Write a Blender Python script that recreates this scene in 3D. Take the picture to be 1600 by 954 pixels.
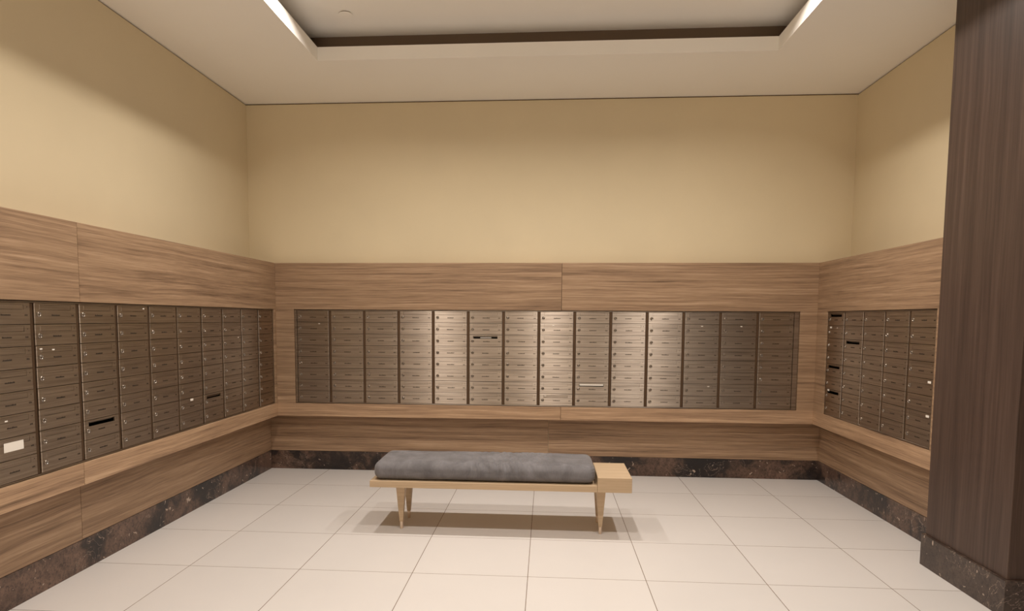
import bpy, bmesh, math, random
from mathutils import Vector, Matrix, noise

for o in list(bpy.data.objects):
    bpy.data.objects.remove(o)
S = bpy.context.scene
COL = S.collection
R = math.radians
random.seed(7)

# ---------------------------------------------------------------- camera, world, lights, exposure
FPX, CX, CY = 1044.9, 779.23, 581.86
YAW, PITCH, ROLL, EYE = 0.0715, -0.0804, 0.0056, 1.3191
cam = bpy.data.cameras.new('camera')
cam.sensor_width = 36.0
cam.lens = 36.0 * FPX / 1600
cam.shift_x = (800 - CX) / 1600
cam.shift_y = (CY - 477) / 1600
cam.clip_start = 0.02
co = bpy.data.objects.new('camera', cam)
COL.objects.link(co)
w = Vector((-math.sin(YAW) * math.cos(PITCH), math.cos(YAW) * math.cos(PITCH), math.sin(PITCH)))
r = Vector((math.cos(YAW), math.sin(YAW), 0))
u = r.cross(w)
rr = math.cos(ROLL) * r + math.sin(ROLL) * u
uu = -math.sin(ROLL) * r + math.cos(ROLL) * u
m = Matrix((rr, uu, -w)).transposed().to_4x4()
m.translation = Vector((0, 0, EYE))
co.matrix_world = m
S.camera = co

world = bpy.data.worlds.new('hall')
S.world = world
world.use_nodes = True
world.node_tree.nodes['Background'].inputs[0].default_value = (1.0, 0.80, 0.62, 1)
world.node_tree.nodes['Background'].inputs[1].default_value = 0.04

def down_or_fill_light(x, y, z, power, size=0.085, color=(1.0, 0.915, 0.83), spread=149):
    d = bpy.data.lights.new('down_or_fill_light', 'AREA')
    d.shape = 'DISK'
    d.size = size
    d.energy = power
    d.color = color
    d.spread = R(spread)
    o = bpy.data.objects.new('down_or_fill_light', d)
    o.location = (x, y, z)
    COL.objects.link(o)

for y_, p_ in ((4.02, 17.3), (2.4, 17.3)):
    for x_ in (-1.3, -0.03, 1.22):
        down_or_fill_light(x_, y_, 3.312, p_)
# added fill: unseen lamps in the hall behind the camera, for bounce light
for y_ in (-1.3, -2.8):
    for x_ in (-1.7, -0.3):
        down_or_fill_light(x_, y_, 3.09, 34, spread=112)

S.view_settings.view_transform = 'Standard'
S.view_settings.look = 'None'
S.view_settings.gamma = 1.0
S.view_settings.use_curve_mapping = False
S.view_settings.exposure = 0.0
S.cycles.use_denoising = True
S.cycles.max_bounces = 10
S.cycles.diffuse_bounces = 6
S.cycles.glossy_bounces = 5
S.cycles.sample_clamp_indirect = 4.0
S.cycles.caustics_reflective = False
S.cycles.caustics_refractive = False

# ---------------------------------------------------------------- materials
def lin(c):
    f = lambda v: v / 12.92 if v <= 0.04045 else ((v + 0.055) / 1.055) ** 2.4
    return tuple(f(v / 255) for v in c) + (1,)

class NT:
    """small helper around a node tree"""
    def __init__(self, name):
        self.m = bpy.data.materials.new(name)
        self.m.use_nodes = True
        self.t = self.m.node_tree
        self.b = self.t.nodes['Principled BSDF']
    def n(self, kind, **kw):
        x = self.t.nodes.new(kind)
        for k, v in kw.items():
            if k.startswith('i_'):
                x.inputs[k[2:]].default_value = v
            else:
                setattr(x, k, v)
        return x
    def l(self, a, b):
        self.t.links.new(a, b)
    def math(self, op, a, b=None, c=None):
        x = self.n('ShaderNodeMath', operation=op)
        for i, v in enumerate((a, b, c)):
            if v is None:
                continue
            if isinstance(v, (int, float)):
                x.inputs[i].default_value = v
            else:
                self.l(v, x.inputs[i])
        return x.outputs[0]
    def pos(self):
        x = self.n('ShaderNodeSeparateXYZ')
        self.l(self.n('ShaderNodeNewGeometry').outputs['Position'], x.inputs[0])
        return x.outputs
    def vec(self, a, b, c):
        x = self.n('ShaderNodeCombineXYZ')
        for i, v in enumerate((a, b, c)):
            if isinstance(v, (int, float)):
                x.inputs[i].default_value = v
            else:
                self.l(v, x.inputs[i])
        return x.outputs[0]
    def noise(self, v, scale, detail=4, rough=0.55, dist=0.0):
        x = self.n('ShaderNodeTexNoise')
        x.inputs['Scale'].default_value = scale
        x.inputs['Detail'].default_value = detail
        x.inputs['Roughness'].default_value = rough
        x.inputs['Distortion'].default_value = dist
        if v is not None:
            self.l(v, x.inputs['Vector'])
        return x.outputs['Fac']
    def ramp(self, f, stops):
        x = self.n('ShaderNodeValToRGB')
        e = x.color_ramp.elements
        while len(e) < len(stops):
            e.new(0.5)
        for i, (p, c) in enumerate(stops):
            e[i].position = p
            e[i].color = c
        self.l(f, x.inputs[0])
        return x.outputs[0]
    def mix(self, f, a, b, mode='MIX'):
        x = self.n('ShaderNodeMix', data_type='RGBA', blend_type=mode)
        for i, v in ((0, f), (6, a), (7, b)):
            if isinstance(v, (int, float)):
                x.inputs[i].default_value = v
            elif isinstance(v, tuple):
                x.inputs[i].default_value = v
            else:
                self.l(v, x.inputs[i])
        return x.outputs[2]
    def bump(self, h, strength, distance=0.001):
        x = self.n('ShaderNodeBump')
        x.inputs['Strength'].default_value = strength
        x.inputs['Distance'].default_value = distance
        self.l(h, x.inputs['Height'])
        self.l(x.outputs[0], self.b.inputs['Normal'])
    def set(self, **kw):
        for k, v in kw.items():
            self.b.inputs[k.replace('_', ' ')].default_value = v

def plain(name, col, rough=0.5, metal=0.0, spec=0.5):
    t = NT(name)
    t.set(Base_Color=lin(col), Roughness=rough, Metallic=metal)
    t.b.inputs['Specular IOR Level'].default_value = spec
    return t.m

def paint(name, col, amount=0.03):
    t = NT(name)
    p = t.n('ShaderNodeNewGeometry').outputs['Position']
    f = t.noise(p, 1.3, 3)
    c = lin(col)
    lo = tuple(v * (1 - amount) for v in c[:3]) + (1,)
    hi = tuple(v * (1 + amount) for v in c[:3]) + (1,)
    t.l(t.ramp(f, [(0.3, lo), (0.7, hi)]), t.b.inputs['Base Color'])
    t.set(Roughness=0.75)
    t.b.inputs['Specular IOR Level'].default_value = 0.25
    t.bump(t.noise(p, 160, 2), 0.08, 0.0008)
    return t.m

def wood(name, stops, vertical=False, along=0.8, across=27.0, rough=0.45, fine=0.30, spec=0.35, shift=0.0):
    """straight-grained veneer: noise stretched along the grain"""
    t = NT(name)
    X, Y, Z = t.pos()
    xy = t.math('ADD', X, Y)
    a, c = (Z, xy) if vertical else (xy, Z)
    if name.startswith('oak'):
        a, c = X, t.math('ADD', Z, t.math('MULTIPLY', Y, 0.8))
    # slow wander of the grain
    wob = t.noise(t.vec(t.math('MULTIPLY', a, 0.9), t.math('MULTIPLY', c, 2.5), shift), 1.0, 2)
    c2 = t.math('ADD', c, t.math('MULTIPLY', wob, 0.045))
    big = t.noise(t.vec(t.math('MULTIPLY', a, along), t.math('MULTIPLY', c2, across), shift + 3), 1.0, 5, 0.62)
    mid = t.noise(t.vec(t.math('MULTIPLY', a, along * 2.2), t.math('MULTIPLY', c2, across * 3.3), shift + 9), 1.0, 4, 0.6)
    fin = t.noise(t.vec(t.math('MULTIPLY', a, along * 9), t.math('MULTIPLY', c2, across * 12), shift + 1), 1.0, 3, 0.6)
    f = t.math('ADD', t.math('MULTIPLY', big, 0.55), t.math('MULTIPLY', mid, 0.45))
    f = t.math('ADD', f, t.math('MULTIPLY', t.math('SUBTRACT', fin, 0.5), fine))
    t.l(t.ramp(f, stops), t.b.inputs['Base Color'])
    t.set(Roughness=rough)
    t.b.inputs['Specular IOR Level'].default_value = spec
    t.bump(f, 0.12, 0.001)
    return t.m

def steel(name):
    """horizontally brushed stainless steel"""
    t = NT(name)
    X, Y, Z = t.pos()
    xy = t.math('ADD', X, Y)
    streak = t.noise(t.vec(t.math('MULTIPLY', xy, 5), t.math('MULTIPLY', Z, 900), 0), 1.0, 3, 0.6)
    band = t.noise(t.vec(t.math('MULTIPLY', xy, 2.2), t.math('MULTIPLY', Z, 90), 5), 1.0, 3, 0.55)
    mix = t.math('ADD', t.math('MULTIPLY', streak, 0.5), t.math('MULTIPLY', band, 0.5))
    t.l(t.ramp(mix, [(0.32, lin((136, 125, 114))), (0.68, lin((202, 188, 174)))]), t.b.inputs['Base Color'])
    t.l(t.math('ADD', t.math('MULTIPLY', band, 0.10), 0.37), t.b.inputs['Roughness'])
    t.set(Metallic=1.0, Anisotropic=0.97)
    t.l(t.vec(0, 0, 1), t.b.inputs['Tangent'])
    t.bump(mix, 0.10, 0.0006)
    return t.m

def marble(name, stops):
    t = NT(name)
    p = t.n('ShaderNodeNewGeometry').outputs['Position']
    X, Y, Z = t.pos()
    big = t.noise(p, 2.6, 3, 0.5, 0.6)
    base = t.noise(p, 9, 6, 0.7, 1.2)
    f = t.math('ADD', t.math('MULTIPLY', big, 0.62), t.math('MULTIPLY', base, 0.38))
    col = t.ramp(f, stops)
    grit = t.noise(p, 55, 4, 0.75, 0.5)
    col = t.mix(t.math('MULTIPLY', t.math('SUBTRACT', 0.54, grit), 3.6), col, lin((36, 28, 26)))
    # pale veins where a distorted noise crosses its middle
    vn = t.noise(p, 5.0, 5, 0.6, 1.6)
    vein = t.math('LESS_THAN', t.math('ABSOLUTE', t.math('SUBTRACT', vn, 0.5)), 0.0045)
    gate = t.math('GREATER_THAN', t.noise(p, 3.1, 1), 0.55)
    fleck = t.math('GREATER_THAN', t.noise(p, 24, 2, 0.5, 0.8), 0.70)
    col = t.mix(t.math('MULTIPLY', t.math('MULTIPLY', vein, gate), 0.6), col, lin((170, 150, 135)))
    col = t.mix(t.math('MULTIPLY', fleck, 0.8), col, lin((190, 172, 156)))
    t.l(col, t.b.inputs['Base Color'])
    t.set(Roughness=0.28)
    t.b.inputs['Specular IOR Level'].default_value = 0.4
    return t.m

TX, TY, TW, TD = -1.2841, 3.3418, 0.6, 0.5849   # tile grid origin and pitch
def tiles(name):
    t = NT(name)
    X, Y, Z = t.pos()
    fx = t.math('FRACT', t.math('ADD', t.math('DIVIDE', t.math('SUBTRACT', X, TX), TW), 20.0))
    fy = t.math('FRACT', t.math('ADD', t.math('DIVIDE', t.math('SUBTRACT', Y, TY), TD), 20.0))
    dx = t.math('MULTIPLY', t.math('MINIMUM', fx, t.math('SUBTRACT', 1.0, fx)), TW)
    dy = t.math('MULTIPLY', t.math('MINIMUM', fy, t.math('SUBTRACT', 1.0, fy)), TD)
    d = t.math('MINIMUM', dx, dy)
    g = t.math('LESS_THAN', d, 0.0017)
    ix = t.math('FLOOR', t.math('ADD', t.math('DIVIDE', t.math('SUBTRACT', X, TX), TW), 20.0))
    iy = t.math('FLOOR', t.math('ADD', t.math('DIVIDE', t.math('SUBTRACT', Y, TY), TD), 20.0))
    wn = t.n('ShaderNodeTexWhiteNoise', noise_dimensions='2D')
    t.l(t.vec(ix, iy, 0), wn.inputs['Vector'])
    p = t.n('ShaderNodeNewGeometry').outputs['Position']
    cloud = t.noise(p, 3.0, 4)
    f = t.math('ADD', t.math('MULTIPLY', wn.outputs['Value'], 0.5), t.math('MULTIPLY', cloud, 0.5))
    tile = t.ramp(f, [(0.2, lin((215, 211, 208))), (0.8, lin((221, 217, 214)))])
    col = t.mix(g, tile, lin((120, 100, 84)))
    t.l(col, t.b.inputs['Base Color'])
    t.l(t.math('ADD', t.math('MULTIPLY', g, 0.4), 0.30), t.b.inputs['Roughness'])
    t.b.inputs['Specular IOR Level'].default_value = 0.35
    t.bump(t.math('MULTIPLY', g, -1.0), 0.3, 0.001)
    return t.m

def velvet(name):
    t = NT(name)
    p = t.n('ShaderNodeNewGeometry').outputs['Position']
    X, Y, Z = t.pos()
    nap = t.noise(p, 9, 4, 0.6, 0.7)
    thread = t.noise(t.vec(t.math('MULTIPLY', X, 260), t.math('MULTIPLY', Y, 60), t.math('MULTIPLY', Z, 60)), 1.0, 3)
    f = t.math('ADD', t.math('MULTIPLY', nap, 0.8), t.math('MULTIPLY', thread, 0.2))
    t.l(t.ramp(f, [(0.36, lin((103, 101, 103))), (0.64, lin((127, 125, 128)))]), t.b.inputs['Base Color'])
    t.set(Roughness=0.85)
    t.b.inputs['Specular IOR Level'].default_value = 0.1
    t.b.inputs['Sheen Weight'].default_value = 0.3
    t.b.inputs['Sheen Roughness'].default_value = 0.35
    t.b.inputs['Sheen Tint'].default_value = (0.9, 0.87, 0.87, 1)
    # creases in the pile around the spot where people sit
    crease = t.noise(t.vec(t.math('MULTIPLY', X, 42), t.math('MULTIPLY', Y, 7), t.math('MULTIPLY', Z, 12)), 1.0, 3, 0.5, 0.4)
    dx = t.math('DIVIDE', t.math('ADD', X, 0.20), 0.25)
    mask = t.math('ADD', t.math('POWER', 2.718, t.math('MULTIPLY', t.math('MULTIPLY', dx, dx), -1.0)), 0.12)
    h = t.math('ADD', t.math('MULTIPLY', nap, 0.35), t.math('MULTIPLY', thread, 0.12))
    t.bump(t.math('ADD', h, t.math('MULTIPLY', crease, mask)), 0.6, 0.012)
    return t.m

WALNUT = [(0.30, lin((98, 77, 59))), (0.43, lin((139, 113, 90))), (0.55, lin((162, 134, 107))), (0.72, lin((192, 165, 138)))]
DARKOAK = [(0.30, lin((52, 40, 35))), (0.5, lin((76, 60, 52))), (0.7, lin((95, 77, 68)))]
OAK = [(0.30, lin((178, 154, 124))), (0.5, lin((192, 168, 138))), (0.7, lin((204, 182, 153)))]
M_wood = [wood('walnut veneer', WALNUT, shift=s * 7.7) for s in range(3)]
PALE = [(p, tuple(min(1, v * 1.30) for v in c[:3]) + (1,)) for p, c in WALNUT]
M_wood += [wood('pale walnut veneer', PALE, shift=31 + s * 7.7) for s in range(2)]
M_pillar = wood('dark veneer', DARKOAK, vertical=True, along=0.4, across=15)
M_oak = wood('oak', OAK, along=1.2, across=40)
M_wall = paint('cream wall paint', (219, 205, 174))
M_ceil = paint('ceiling paint', (246, 243, 236), 0.01)
M_gap = plain('shadow gap', (116, 92, 64), 0.9)
M_cove = plain('dark cove wall', (108, 90, 74), 0.8)  # one even dark brown on the cove walls, darker than the ceilings
M_floor = tiles('porcelain tile')
M_marble = marble('brown marble', [(0.42, lin((36, 33, 34))), (0.49, lin((54, 45, 42))), (0.54, lin((92, 73, 63))), (0.64, lin((118, 94, 81)))])
M_marble2 = marble('grey brown marble', [(0.36, lin((58, 48, 43))), (0.5, lin((76, 63, 56))), (0.64, lin((98, 83, 74)))])
M_steel = steel('brushed steel')
M_dark = plain('box interior', (18, 15, 13), 0.8)
M_mull = plain('dark channel', (92, 72, 54), 0.5, 0.6)
M_chrome = plain('chrome lock', (158, 150, 142), 0.2, 1.0)
M_ink = plain('engraved mark', (48, 38, 30), 0.7)
M_paper = plain('paper', (236, 230, 220), 0.8)
M_brass = plain('satin ferrule', (236, 216, 196), 0.35, 0.6)
M_velvet = velvet('grey velvet')

# ---------------------------------------------------------------- mesh helpers
def box(bm, x0, x1, y0, y1, z0, z1):
    vs = [bm.verts.new((x, y, z)) for z in (z0, z1) for y in (y0, y1) for x in (x0, x1)]
    fs = []
    for f in ((0, 2, 3, 1), (4, 5, 7, 6), (0, 1, 5, 4), (2, 6, 7, 3), (0, 4, 6, 2), (1, 3, 7, 5)):
        fs.append(bm.faces.new([vs[i] for i in f]))
    return vs, fs

def mesh(bm, name, mat, bevel=0.0, seg=2, smooth=False):
    bmesh.ops.recalc_face_normals(bm, faces=bm.faces)
    if bevel:
        es = [e for e in bm.edges if len(e.link_faces) == 2 and e.calc_face_angle(0) > 0.5]
        bmesh.ops.bevel(bm, geom=es, offset=bevel, segments=seg, profile=0.5, affect='EDGES', clamp_overlap=True)
    me = bpy.data.meshes.new(name)
    bm.to_mesh(me)
    bm.free()
    me.materials.append(mat)
    if smooth:
        for p in me.polygons:
            p.use_smooth = True
    return me

def obj(name, me, parent=None, loc=None):
    o = bpy.data.objects.new(name, me)
    COL.objects.link(o)
    if parent:
        o.parent = parent
    if loc:
        o.location = loc
    return o

def tag(o, label=None, cat=None, group=None, kind=None):
    for k, v in (('label', label), ('category', cat), ('group', group), ('kind', kind)):
        if v:
            o[k] = v
    return o

def empty(name, loc, rz=0.0):
    o = bpy.data.objects.new(name, None)
    o.empty_display_size = 0.1
    o.location = loc
    o.rotation_euler = (0, 0, rz)
    COL.objects.link(o)
    return o

def struct(name, boxes, mat, label, cat, bevel=0.0):
    bm = bmesh.new()
    for b in boxes:
        box(bm, *b)
    return tag(obj(name, mesh(bm, name, mat, bevel)), label, cat, kind='structure')

# ---------------------------------------------------------------- room dimensions
XL, XR, YB = -2.56, 2.441, 5.648            # upper walls
XWL, XWR, YW = -2.291, 2.155, 5.532         # front of the projecting wood band
XRL, XRR = -2.402, 2.253                    # recessed lower wall
ZC, ZLIP, ZT = 3.114, 3.207, 3.325           # soffit, top of its lip, recessed ceiling
ZWT, ZPT, ZPB, ZWB, ZM = 1.776, 1.389, 0.592, 0.482, 0.161
OX0, OX1, OY0, OY1 = -1.626, 1.522, 0.9, 4.747   # opening in the soffit
CV = 0.13                                   # cove depth beyond the lip
XP, PY0, PY1 = 2.06, 3.056, 3.699           # pillar
YN = -4.0                                   # far end of the hall behind the camera
XE = 3.4

struct('floor', [(XL - 0.1, XE, YN, YB + 0.1, -0.1, 0)], M_floor, 'pale porcelain tile floor of the mail room', 'floor')
struct('wall_back', [(XL - 0.1, XR + 0.1, YB, YB + 0.1, 0, ZC - 0.010)], M_wall, 'cream painted back wall above the wood band', 'wall')
struct('wall_left', [(XL - 0.1, XL, YN, YB, 0, ZC - 0.010)], M_wall, 'cream painted wall on the left', 'wall')
struct('wall_right', [(XR, XR + 0.1, PY1 - 0.3, YB, 0, ZC - 0.010)], M_wall, 'cream painted wall on the right beyond the pillar', 'wall')
struct('wall_front', [(XL - 0.1, XE, YN - 0.1, YN, 0, ZC)], M_wall, 'cream wall behind the viewer', 'wall')
struct('wall_hall', [(XE, XE + 0.1, YN, PY0, 0, ZC)], M_pillar, 'dark wood wall of the hall', 'wall')
struct('trim_1', [(XL - 0.1, XR + 0.1, YB + 0.012, YB + 0.1, ZC - 0.010, ZC), (XL - 0.1, XL - 0.012, YN, YB, ZC - 0.010, ZC),
                  (XR + 0.012, XR + 0.1, PY1 - 0.3, YB, ZC - 0.010, ZC)], M_gap, 'dark shadow gap between walls and ceiling', 'trim')
bm = bmesh.new()
bx = lambda *a: box(bm, *a)
bx(XL - 0.1, OX0, YN, YB + 0.1, ZC, ZLIP)
bx(OX1, XE, YN, YB + 0.1, ZC, ZLIP)
bx(OX0, OX1, OY1, YB + 0.1, ZC, ZLIP)
bx(OX0, OX1, YN, OY0, ZC, ZLIP)
tag(obj('ceiling', mesh(bm, 'ceiling', M_ceil)), 'pale lowered ceiling around the recessed tray', 'ceiling', kind='structure')
bm = bmesh.new()
a0, a1, b0, b1 = OX0 - CV, OX1 + CV, OY0 - CV, OY1 + CV
bx(a0 - 0.05, a1 + 0.05, b0 - 0.05, b1 + 0.05, ZT, ZT + 0.05)
tag(obj('ceiling_tray', mesh(bm, 'ceiling_tray', M_ceil)), 'pale recessed ceiling of the tray', 'ceiling', kind='structure')
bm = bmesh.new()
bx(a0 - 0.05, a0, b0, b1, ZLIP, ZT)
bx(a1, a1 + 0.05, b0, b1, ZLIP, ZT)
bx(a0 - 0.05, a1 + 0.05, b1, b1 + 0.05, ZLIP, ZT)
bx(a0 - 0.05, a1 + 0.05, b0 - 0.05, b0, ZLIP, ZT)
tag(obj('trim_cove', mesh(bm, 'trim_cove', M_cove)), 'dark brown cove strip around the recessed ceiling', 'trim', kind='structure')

# wood band: top panels, lower strip, side stiles, recessed lower panels
G = 0.0012
ntrim = [1]
def panel(boxes, label, k=0):
    ntrim[0] += 1
    struct('trim_%d' % ntrim[0], boxes, M_wood[k], label, 'wood panel', 0.0012)

FB0, FB1 = -2.134, 2.022     # opening for the mailboxes, back wall
FR0, FR1 = 3.885, 5.354      # right wall (y)
FL0, FL1 = 2.525, 5.501      # left wall (y)
sx, sb = 0.117, 0.121
panel([(XWL, sx - G, YW, YB, ZPT, ZWT)], 'long walnut panel above the back mailboxes, on the left of the seam', 0)
panel([(sx + G, XWR, YW, YB, ZPT, ZWT)], 'long walnut panel above the back mailboxes, on the right of the seam', 1)
panel([(XWL, sb - G, YW, YB, ZWB, ZPB)], 'narrow walnut strip under the back mailboxes, on the left of the seam', 3)
panel([(sb + G, XWR, YW, YB, ZWB, ZPB)], 'narrow walnut strip under the back mailboxes, on the right of the seam', 4)
panel([(XWL, FB0, YW, YB, ZPB, ZPT)], 'walnut stile between the left corner and the back mailboxes', 1)
panel([(FB1, XWR, YW, YB, ZPB, ZPT)], 'walnut stile between the back mailboxes and the right corner', 2)
panel([(XRL, 0.021 - G, YB - 0.006, YB, ZM, ZWB)], 'recessed lower walnut panel at the back, behind the bench cushion', 2)
panel([(0.021 + G, XRR, YB - 0.006, YB, ZM, ZWB)], 'recessed lower walnut panel at the back, beyond the bench end block', 1)
s1, s2, s3 = 3.149, 3.125, 3.242
panel([(XL, XWL, s1 + G, YB, ZPT, ZWT)], 'upper walnut panel on the left wall, next to the back corner', 2)
panel([(XL, XWL, YN, s1 - G, ZPT, ZWT)], 'upper walnut panel on the left wall, cut by the photo edge', 1)
panel([(XL, XWL, s2 + G, YB, ZWB, ZPB)], 'walnut strip under the left mailboxes, next to the back corner', 3)
panel([(XL, XWL, YN, s2 - G, ZWB, ZPB)], 'walnut strip under the left mailboxes, cut by the photo edge', 4)
panel([(XL, XWL, FL1, YB, ZPB, ZPT)], 'thin walnut stile at the back end of the left mailboxes', 0)
panel([(XL, XWL, YN, FL0, ZPB, ZPT)], 'walnut stile at the near end of the left mailboxes', 0)
panel([(XL, XRL, s3 + G, YB, ZM, ZWB)], 'recessed lower walnut panel on the left wall, next to the back corner', 0)
panel([(XL, XRL, YN, s3 - G, ZM, ZWB)], 'recessed lower walnut panel on the left wall, cut by the photo edge', 1)
panel([(XWR, XR, PY1 + 0.001, YB, ZPT, ZWT)], 'upper walnut panel on the right wall beside the pillar', 0)
panel([(XWR, XR, PY1 + 0.001, YB, ZWB, ZPB)], 'walnut strip under the right mailboxes', 3)
panel([(XWR, XR, FR1, YB, ZPB, ZPT)], 'walnut stile between the back corner and the right mailboxes', 2)
panel([(XWR, XR, PY1 + 0.001, FR0, ZPB, ZPT)], 'thin walnut stile between the right mailboxes and the pillar', 0)
panel([(XRR, XR, PY1 + 0.001, YB, ZM, ZWB)], 'recessed lower walnut panel on the right wall', 1)

struct('baseboard_back', [(XRL, XRR, YB - 0.008, YB, 0, ZM - 0.001)], M_marble, 'dark brown marble baseboard along the back wall', 'baseboard')
struct('baseboard_left', [(XL, XRL + 0.003, YN, YB - 0.008, 0, ZM - 0.001)], M_marble, 'dark brown marble baseboard along the left wall', 'baseboard')
struct('baseboard_right', [(XRR - 0.003, XR, PY1 + 0.02, YB - 0.008, 0, ZM - 0.001)], M_marble, 'dark brown marble baseboard along the right wall', 'baseboard')
struct('pillar', [(XP, XE, PY0, PY1, 0.170, ZC)], M_pillar, 'dark wood clad pillar with vertical grain', 'pillar', 0.002)
struct('baseboard_pillar', [(XP - 0.016, XE, PY0 - 0.016, PY1 + 0.016, 0, 0.1705)], M_marble2, 'brown marble base around the dark wood pillar', 'baseboard', 0.002)

# ---------------------------------------------------------------- mailboxes
PITCH_X, ROWS = 0.2936, 8
ZR0 = 1.3795                      # top of the first row
PITCH_Z = (ZR0 - 0.602) / ROWS
DW, DH, DT = 0.2716, PITCH_Z - 0.0022, 0.007
SX0, SX1 = -0.104, 0.098          # letter slot
SZ0, SZ1 = DH - 0.031, DH - 0.0075

def door_mesh():
    """door plate with a letter slot cut in its upper part; front at y = -DT, bottom at z = 0"""
    bm = bmesh.new()
    xs, zs = [-DW / 2, SX0, SX1, DW / 2], [0, SZ0, SZ1, DH]
    for y in (-DT, 0):
        g = [[bm.verts.new((x, y, z)) for x in xs] for z in zs]
        for i in range(3):
            for j in range(3):
                if (i, j) != (1, 1):
                    bm.faces.new((g[i][j], g[i][j + 1], g[i + 1][j + 1], g[i + 1][j]))
        if y:
            front = g
    back = g
    def strip(loop):
        for (a, b) in zip(loop, loop[1:] + loop[:1]):
            bm.faces.new((front[a[0]][a[1]], front[b[0]][b[1]], back[b[0]][b[1]], back[a[0]][a[1]]))
    strip([(0, 0), (0, 1), (0, 2), (0, 3), (1, 3), (2, 3), (3, 3), (3, 2), (3, 1), (3, 0), (2, 0), (1, 0)])
    strip([(1, 1), (1, 2), (2, 2), (2, 1)])
    bmesh.ops.recalc_face_normals(bm, faces=bm.faces)
    es = []
    for e in bm.edges:
        if len(e.link_faces) == 2 and e.calc_face_angle(0) > 0.5:
            c = (e.verts[0].co + e.verts[1].co) / 2
            if c.y < -DT + 1e-4 and (abs(abs(c.x) - DW / 2) < 1e-4 or c.z < 1e-4 or c.z > DH - 1e-4):
                es.append(e)
    bmesh.ops.bevel(bm, geom=es, offset=0.0024, segments=2, profile=0.5, affect='EDGES')
    return mesh(bm, 'door', M_steel)

def flap_mesh():
    """flap hinged on its top edge: origin on the hinge"""
    bm = bmesh.new()
    box(bm, SX0 + 0.0008, SX1 - 0.0008, -0.0012, 0.0004, -(SZ1 - SZ0) + 0.0012, -0.0006)
    return mesh(bm, 'letter_flap', M_steel, 0.0004, 1)

def body_mesh():
    bm = bmesh.new()
    y0, y1, h = 0.0003, 0.082, DH - 0.002
    x = DW / 2 - 0.003
    vs, fs = box(bm, -x, x, y0, y1, 0.002, h)
    bmesh.ops.delete(bm, geom=[fs[2]], context='FACES_ONLY')      # open front
    return mesh(bm, 'compartment', M_dark)

def lock_mesh():
    """round cylinder lock with a rim, a domed face and a key slit"""
    bm = bmesh.new()
    prof = [(0.0122, 0.0), (0.0122, -0.0022), (0.0117, -0.0040), (0.0104, -0.0052), (0.0088, -0.0052), (0.0074, -0.0040), (0.0068, -0.0020),
            (0.0062, -0.0016), (0.0058, -0.0030), (0.0046, -0.0036), (0.0, -0.0038)]
    n = 20
    rings = []
    for rad, y in prof:
        if rad == 0:
            rings.append([bm.verts.new((0, y, 0))])
        else:
            rings.append([bm.verts.new((rad * math.cos(2 * math.pi * i / n), y, rad * math.sin(2 * math.pi * i / n))) for i in range(n)])
    for a, b in zip(rings, rings[1:]):
        for i in range(n):
            j = (i + 1) % n
            if len(b) == 1:
                bm.faces.new((a[i], a[j], b[0]))
            else:
                bm.faces.new((a[i], a[j], b[j], b[i]))
    return mesh(bm, 'lock', M_chrome, smooth=True)

def key_mesh():
    bm = bmesh.new()
    box(bm, -0.0009, 0.0009, -0.0041, -0.0030, -0.0038, 0.0038)
    return mesh(bm, 'keyhole', M_ink)

def name_mesh(seed):
    """engraved name: a short row of dark strokes, unreadable at this size"""
    rnd = random.Random(seed)
    bm = bmesh.new()
    x, end = -0.027 + rnd.uniform(-0.003, 0.003), 0.027 + rnd.uniform(-0.006, 0.003)
    while x < end:
        wd = rnd.uniform(0.0028, 0.0052)
        h = rnd.choice((0.0052, 0.0058, 0.0072))
        box(bm, x, x + wd, -0.0003, 0.0003, -0.0026, -0.0026 + h)
        x += wd + rnd.uniform(0.0006, 0.0012)
    return mesh(bm, 'engraved_name', M_ink)

def number_mesh(seed):
    rnd = random.Random(seed)
    bm = bmesh.new()
    for k in range(3):
        x = -0.0085 + k * 0.0060
        box(bm, x, x + 0.0042, -0.0003, 0.0003, -0.0036, 0.0036 - rnd.choice((0, 0.001)))
    return mesh(bm, 'box_number', M_ink)

def screw_mesh():
    bm = bmesh.new()
    bmesh.ops.create_cone(bm, cap_ends=True, segments=10, radius1=0.0026, radius2=0.0020, depth=0.0016, matrix=Matrix.Rotation(R(90), 4, 'X'))
    return mesh(bm, 'screw', M_ink)

ME = dict(door=door_mesh(), flap=flap_mesh(), body=body_mesh(), lock=lock_mesh(), key=key_mesh(), screw=screw_mesh(),
          names=[name_mesh(i) for i in range(8)], nums=[number_mesh(40 + i) for i in range(6)])

def label_mesh(w_, h_, name='paper_label'):
    bm = bmesh.new()
    box(bm, -w_ / 2, w_ / 2, -0.0005, 0, -h_ / 2, h_ / 2)
    return mesh(bm, name, M_paper)
ME['tag_s'] = label_mesh(0.016, 0.006)
ME['tag_m'] = label_mesh(0.034, 0.013)
ME['tag_l'] = label_mesh(0.11, 0.040)

def letter_mesh(hw, h):
    bm = bmesh.new()
    box(bm, -hw, hw, -0.0004, 0.05, 0, h)
    return mesh(bm, 'letter', M_paper)
ME['letter'] = letter_mesh(0.045, 0.004)
ME['long_letter'] = letter_mesh(0.097, 0.0125)

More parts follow.
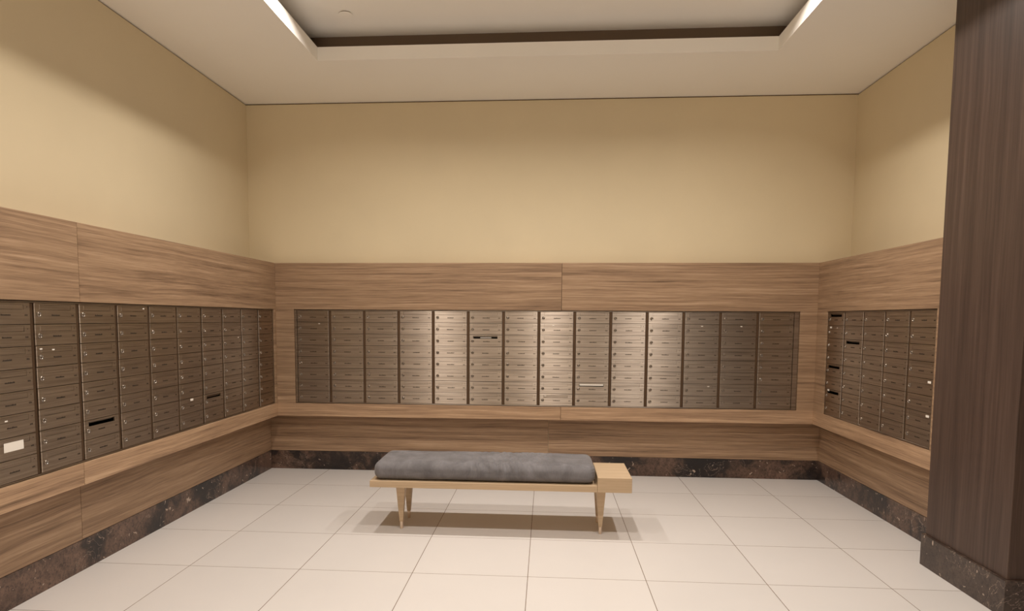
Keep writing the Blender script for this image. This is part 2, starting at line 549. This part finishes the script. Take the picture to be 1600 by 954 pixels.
def make_mailbox(loc, rz, rnd, flap=0.0, extra=(), turn=0.0):
    t = empty('mailbox', loc, rz)
    # each door hangs a hair out of true, so every one catches the light differently
    t.rotation_euler = (R(rnd.gauss(0, 0.10)), 0, rz + R(turn + rnd.gauss(0, 0.18)))
    obj('compartment', ME['body'], t)
    d = obj('door', ME['door'], t)
    f = obj('letter_flap', ME['flap'], t, (0, -DT + 0.0014, SZ1))
    f.rotation_euler = (R(flap + rnd.choice((0, 0, 0, 0, 1.5, 3))), 0, 0)
    k = obj('lock', ME['lock'], t, (-0.110, -DT, DH * 0.46))
    kh = obj('keyhole', ME['key'], k)
    kh.rotation_euler = (0, R(rnd.choice((0, 0, 90, 20))), 0)
    obj('engraved_name', rnd.choice(ME['names']), t, (0.0 + rnd.uniform(-0.004, 0.004), -DT, DH * 0.42))
    obj('box_number', rnd.choice(ME['nums']), t, (0.112, -DT, DH * 0.42))
    obj('screw', ME['screw'], t, (0.118, -DT, DH * 0.80))
    for kind, x, z in extra:
        e = obj('paper_label', ME[kind], t, (x, -DT - 0.0002, z))
        e['label'] = 'white paper label'
    return t

ORD = ['first', 'second', 'third', 'fourth', 'fifth', 'sixth', 'seventh', 'eighth', 'ninth', 'tenth', 'eleventh', 'twelfth', 'thirteenth', 'fourteenth']
ROWN = ['top row', 'second row', 'third row', 'fourth row', 'fifth row', 'sixth row', 'seventh row', 'bottom row']

# what sets single boxes apart: (column, row) -> flap angle, labels, words
OPEN = 62
BACK = {(6, 3): (OPEN, [], 'with a short letter'), (9, 7): (OPEN, [], 'with a long pale letter'),
        (8, 8): (14, [('tag_s', -0.088, DH - 0.016)], 'with a loose flap'), (1, 2): (0, [('tag_s', 0.055, DH - 0.012)], ''),
        (8, 2): (0, [('tag_s', -0.028, DH - 0.014)], ''), (12, 2): (0, [('tag_s', 0.0, DH - 0.014)], ''),
        (13, 2): (0, [('tag_s', 0.018, DH - 0.014)], ''), (12, 7): (0, [('tag_s', 0.064, DH - 0.018)], '')}
LEFT = {(8, 7): (OPEN, [], 'with an open black slot'), (10, 7): (0, [('tag_l', 0.005, 0.056)], 'with a big white paper label'),
        (5, 7): (0, [('tag_m', 0.0, DH - 0.012)], 'with a small white label'), (4, 7): (40, [], 'with a half-open slot'),
        (7, 1): (0, [('tag_s', 0.098, DH - 0.014)], ''), (3, 3): (0, [('tag_s', 0.092, DH - 0.014)], ''),
        (9, 3): (0, [('tag_s', -0.108, DH - 0.014), ('tag_s', -0.03, DH - 0.02)], ''), (10, 6): (0, [('tag_s', -0.03, DH - 0.022)], '')}
RIGHT = {(1, 1): (OPEN, [], 'with an open black slot'), (1, 2): (0, [('tag_m', -0.085, DH - 0.014), ('tag_s', 0.03, DH - 0.016)], 'with two labels'),
         (2, 3): (OPEN, [], 'with an open black slot'), (1, 5): (OPEN, [], 'with an open black slot'),
         (1, 7): (OPEN, [('tag_m', -0.08, DH - 0.008)], 'with open slot and label'),
         (5, 5): (0, [('tag_m', 0.095, DH - 0.016)], 'with a white label'), (5, 7): (0, [('tag_m', 0.095, DH - 0.016)], 'with a white label')}

def bank(wall, n, place, rz, special, where, group, seed):
    rnd = random.Random(seed)
    for c in range(1, n + 1):
        turn = rnd.uniform(-0.8, 0.8)
        for q in range(1, ROWS + 1):
            flap, extra, words = special.get((c, q), (0, [], ''))
            if extra and not words:
                words = 'with a tiny white sticker'
            t = make_mailbox(place(c, ZR0 - q * PITCH_Z + 0.0011), rz, rnd, flap, extra, turn)
            lab = 'mailbox %s, %s, %s column %s' % (words, ROWN[q - 1], ORD[c - 1], where) if words else \
                  'steel mailbox, %s, %s column %s' % (ROWN[q - 1], ORD[c - 1], where)
            tag(t, lab, 'mailbox', group)
            if (c, q) == (6, 3) and wall == 'back':
                obj('letter', ME['letter'], t, (0.0, -DT + 0.0005, SZ0 + 0.006))['label'] = 'white letter in the open slot'
            if (c, q) == (9, 7) and wall == 'back':
                obj('letter', ME['long_letter'], t, (-0.003, -DT - 0.003, SZ0 + 0.008))['label'] = 'pale letter filling the slot'

def frame(name, length, n, first, loc, rz, label):
    """steel surround flush with the doors and a dark sunk channel between neighbouring columns; x runs along the wall"""
    t = empty(name, loc, rz)
    bm = bmesh.new()
    g, b = 0.004, 0.09
    z0, z1 = ZPB + g - ZPB, ZPT - g - ZPB
    zt, zb = ZR0 + 0.0005 - ZPB, 0.602 - 0.0005 - ZPB
    xa, xb = first - 0.0025, first + n * PITCH_X - (PITCH_X - DW) + 0.0025
    box(bm, g, length - g, -DT, b, zt, z1)
    box(bm, g, length - g, -DT, b, z0, zb)
    box(bm, g, xa, -DT, b, zb, zt)
    box(bm, xb, length - g, -DT, b, zb, zt)
    obj('surround', mesh(bm, 'surround', M_steel), t)
    for i in range(1, n):
        bm = bmesh.new()
        x = first + i * PITCH_X - (PITCH_X - DW)
        wch = PITCH_X - DW
        box(bm, x + 0.001, x + wch - 0.001, -0.0015, 0.05, zb + 0.001, zt - 0.001)
        obj('channel', mesh(bm, 'channel', M_mull), t)['label'] = 'dark sunk channel between two columns'
    bm = bmesh.new()
    box(bm, 0.001, length - 0.001, 0.0905, 0.096, 0.001, ZPT - ZPB - 0.001)
    obj('back_plate', mesh(bm, 'back_plate', M_dark), t)
    tag(t, label, 'mailbox surround')

DEEP = 0.010   # door fronts sit this far behind the face of the wood
FB_FIRST = 0.0235
bf = -2.134 + FB_FIRST + DW / 2
frame('mailbox_bank', FB1 - FB0, 14, FB_FIRST, (FB0, YW + DEEP + DT, ZPB), 0, 'long steel frame holding fourteen mailbox columns on the back wall')
bank('back', 14, lambda c, z: (bf + (c - 1) * PITCH_X, YW + DEEP + DT, z), 0, BACK, 'from the left, back wall', 'mailboxes on the back wall', 1)
# left wall faces +x: local x runs along +y
LF_FIRST = FL1 - FL0 - 0.0200 - 10 * PITCH_X + (PITCH_X - DW)
lf = FL0 + LF_FIRST + DW / 2
frame('mailbox_bank', FL1 - FL0, 10, LF_FIRST, (XWL - DEEP - DT, FL0, ZPB), R(90), 'steel frame holding ten mailbox columns on the left wall')
bank('left', 10, lambda c, z: (XWL - DEEP - DT, lf + (10 - c) * PITCH_X, z), R(90), LEFT, 'from the corner, left wall', 'mailboxes on the left wall', 2)
# right wall faces -x: local x runs along -y
RF_FIRST = 0.0120
rf = FR1 - RF_FIRST - DW / 2
frame('mailbox_bank', FR1 - FR0, 5, RF_FIRST, (XWR + DEEP + DT, FR1, ZPB), R(-90), 'short steel frame holding five mailbox columns beside the pillar')
bank('right', 5, lambda c, z: (XWR + DEEP + DT, rf - (c - 1) * PITCH_X, z), R(-90), RIGHT, 'from the corner, right wall', 'mailboxes on the right wall', 3)

# ---------------------------------------------------------------- bench
BX0, BX1, BY0, BY1 = -1.074, 0.517, 3.965, 4.392
BZ0, BZ1, BZT = 0.286, 0.326, 0.376
bench = tag(empty('bench', ((BX0 + BX1) / 2, (BY0 + BY1) / 2, 0)), 'low pale oak bench with an end block standing on the tile floor', 'bench')
ox, oy = bench.location.x, bench.location.y
bm = bmesh.new()
box(bm, BX0 - ox, 0.3125 - ox, BY0 - oy, BY1 - oy, BZ0, BZ1)
obj('platform', mesh(bm, 'platform', M_oak, 0.0025), bench)
bm = bmesh.new()
box(bm, 0.313 - ox, BX1 - ox, BY0 - oy, BY1 - oy, BZ0, BZT)
obj('end_block', mesh(bm, 'end_block', M_oak, 0.0025), bench)
def leg(x, y):
    bm = bmesh.new()
    vs = []
    for hw, z in ((0.0112, 0.047), (0.0290, BZ0)):
        vs.append([bm.verts.new((sx_ * hw, sy_ * hw, z)) for sx_, sy_ in ((-1, -1), (1, -1), (1, 1), (-1, 1))])
    bm.faces.new(vs[0][::-1])
    bm.faces.new(vs[1])
    for i in range(4):
        bm.faces.new((vs[0][i], vs[0][(i + 1) % 4], vs[1][(i + 1) % 4], vs[1][i]))
    l = obj('leg', mesh(bm, 'leg', M_oak, 0.0022), bench, (x - ox, y - oy, 0))
    bm = bmesh.new()
    bmesh.ops.create_cone(bm, cap_ends=True, segments=20, radius1=0.0092, radius2=0.0104, depth=0.047, matrix=Matrix.Translation((0, 0, 0.0235)))
    f = obj('ferrule', mesh(bm, 'ferrule', M_brass, 0.001, 2, True), l)
    f['label'] = 'satin metal ferrule'
for x_ in (-0.900, 0.341):
    for y_ in (4.070, 4.300):
        leg(x_, y_)

def cushion():
    """soft box: flattened base, rounded edges, crowned top and gathered folds at the end by the block"""
    x0, x1, y0, y1, z0, z1 = -1.056, 0.302, 3.982, 4.378, BZ1, 0.440
    cx, cy = (x0 + x1) / 2, (y0 + y1) / 2
    hx, hy, hz = (x1 - x0) / 2, (y1 - y0) / 2, (z1 - z0) / 2
    z0 += 0.0008
    bm = bmesh.new()
    nx, ny, nz = 170, 56, 22
    grid = {}
    def vert(i, j, k):
        if (i, j, k) not in grid:
            grid[(i, j, k)] = bm.verts.new((2 * i / nx - 1, 2 * j / ny - 1, 2 * k / nz - 1))
        return grid[(i, j, k)]
    for i in range(nx):
        for j in range(ny):
            for k in (0, nz):
                bm.faces.new((vert(i, j, k), vert(i + 1, j, k), vert(i + 1, j + 1, k), vert(i, j + 1, k)))
    for i in range(nx):
        for k in range(nz):
            for j in (0, ny):
                bm.faces.new((vert(i, j, k), vert(i + 1, j, k), vert(i + 1, j, k + 1), vert(i, j, k + 1)))
    for j in range(ny):
        for k in range(nz):
            for i in (0, nx):
                bm.faces.new((vert(i, j, k), vert(i, j + 1, k), vert(i, j + 1, k + 1), vert(i, j, k + 1)))
    rad = 0.046
    for v in bm.verts:
        p = Vector((v.co.x * hx, v.co.y * hy, v.co.z * hz))
        q = Vector((max(-hx + rad, min(hx - rad, p.x)), max(-hy + rad, min(hy - rad, p.y)), max(-hz + rad, min(hz - rad, p.z))))
        d = p - q
        if d.length > 1e-9:
            mx = max(abs(d.x), abs(d.y), abs(d.z))
            p = q + d.normalized() * mx
        n = d.normalized() if d.length > 1e-9 else Vector((0, 0, 0))
        top = max(0.0, min(1.0, (p.z + hz) / (2 * hz)))
        ux, uy = p.x / hx, p.y / hy
        p.z += top * 0.008 * (1 - ux ** 4) * (1 - uy ** 2)
        # soft bulge of the sides
        side = 1 - (2 * top - 1) ** 2
        p.y += 0.006 * side * (1 if p.y > 0 else -1) * min(1, abs(uy) ** 4)
        # creases across the cushion, strongest right of the middle
        wgt = math.exp(-((p.x - 0.17) / 0.24) ** 2) * (0.35 + 0.65 * max(0, -uy * 0.8 + 0.4)) * top
        cr = noise.noise(Vector((p.x * 46 + p.y * 12, p.y * 5 + p.z * 8, 1.3)))
        p.z += 0.020 * wgt * cr
        p.y -= 0.018 * wgt * cr * (1 if n.y < -0.3 else 0)
        # gathers at the right end
        ge = math.exp(-((hx - p.x) / 0.035) ** 2)
        ang = math.atan2(p.z, p.y * 0.35)
        p.x -= ge * 0.004 * (0.5 + 0.5 * math.sin(ang * 26)) * (abs(n.x) + 0.3) * 0.8
        p += n * 0.0022 * noise.noise(Vector((p.x * 5, p.y * 7, p.z * 9)))
        p.z = max(p.z, -hz)
        v.co = p + Vector((0, 0, hz))
    me = mesh(bm, 'bench_cushion', M_velvet, smooth=True)
    o = obj('bench_cushion', me, None, (cx, cy, z0))
    return tag(o, 'long grey velvet cushion lying on the oak bench', 'cushion')
cushion()

# ---------------------------------------------------------------- sprinkler cover plates on the recessed ceiling
def cover(x, y, label):
    bm = bmesh.new()
    bmesh.ops.create_cone(bm, cap_ends=True, segments=40, radius1=0.044, radius2=0.044, depth=0.003, matrix=Matrix.Translation((0, 0, -0.008)))
    o = empty('sprinkler_cover', (x, y, ZT))
    obj('cover_plate', mesh(bm, 'cover_plate', M_ceil, 0.0008), o)
    bm = bmesh.new()
    bmesh.ops.create_cone(bm, cap_ends=True, segments=32, radius1=0.036, radius2=0.036, depth=0.0066, matrix=Matrix.Translation((0, 0, -0.0033)))
    obj('collar', mesh(bm, 'collar', M_gap), o)
    tag(o, label, 'sprinkler cover', 'ceiling sprinkler covers')
cover(-1.351, 4.511, 'round pale sprinkler cover on the tray ceiling, nearer the left wall')
cover(1.2147, 4.450, 'round pale sprinkler cover on the tray ceiling, nearer the dark pillar')
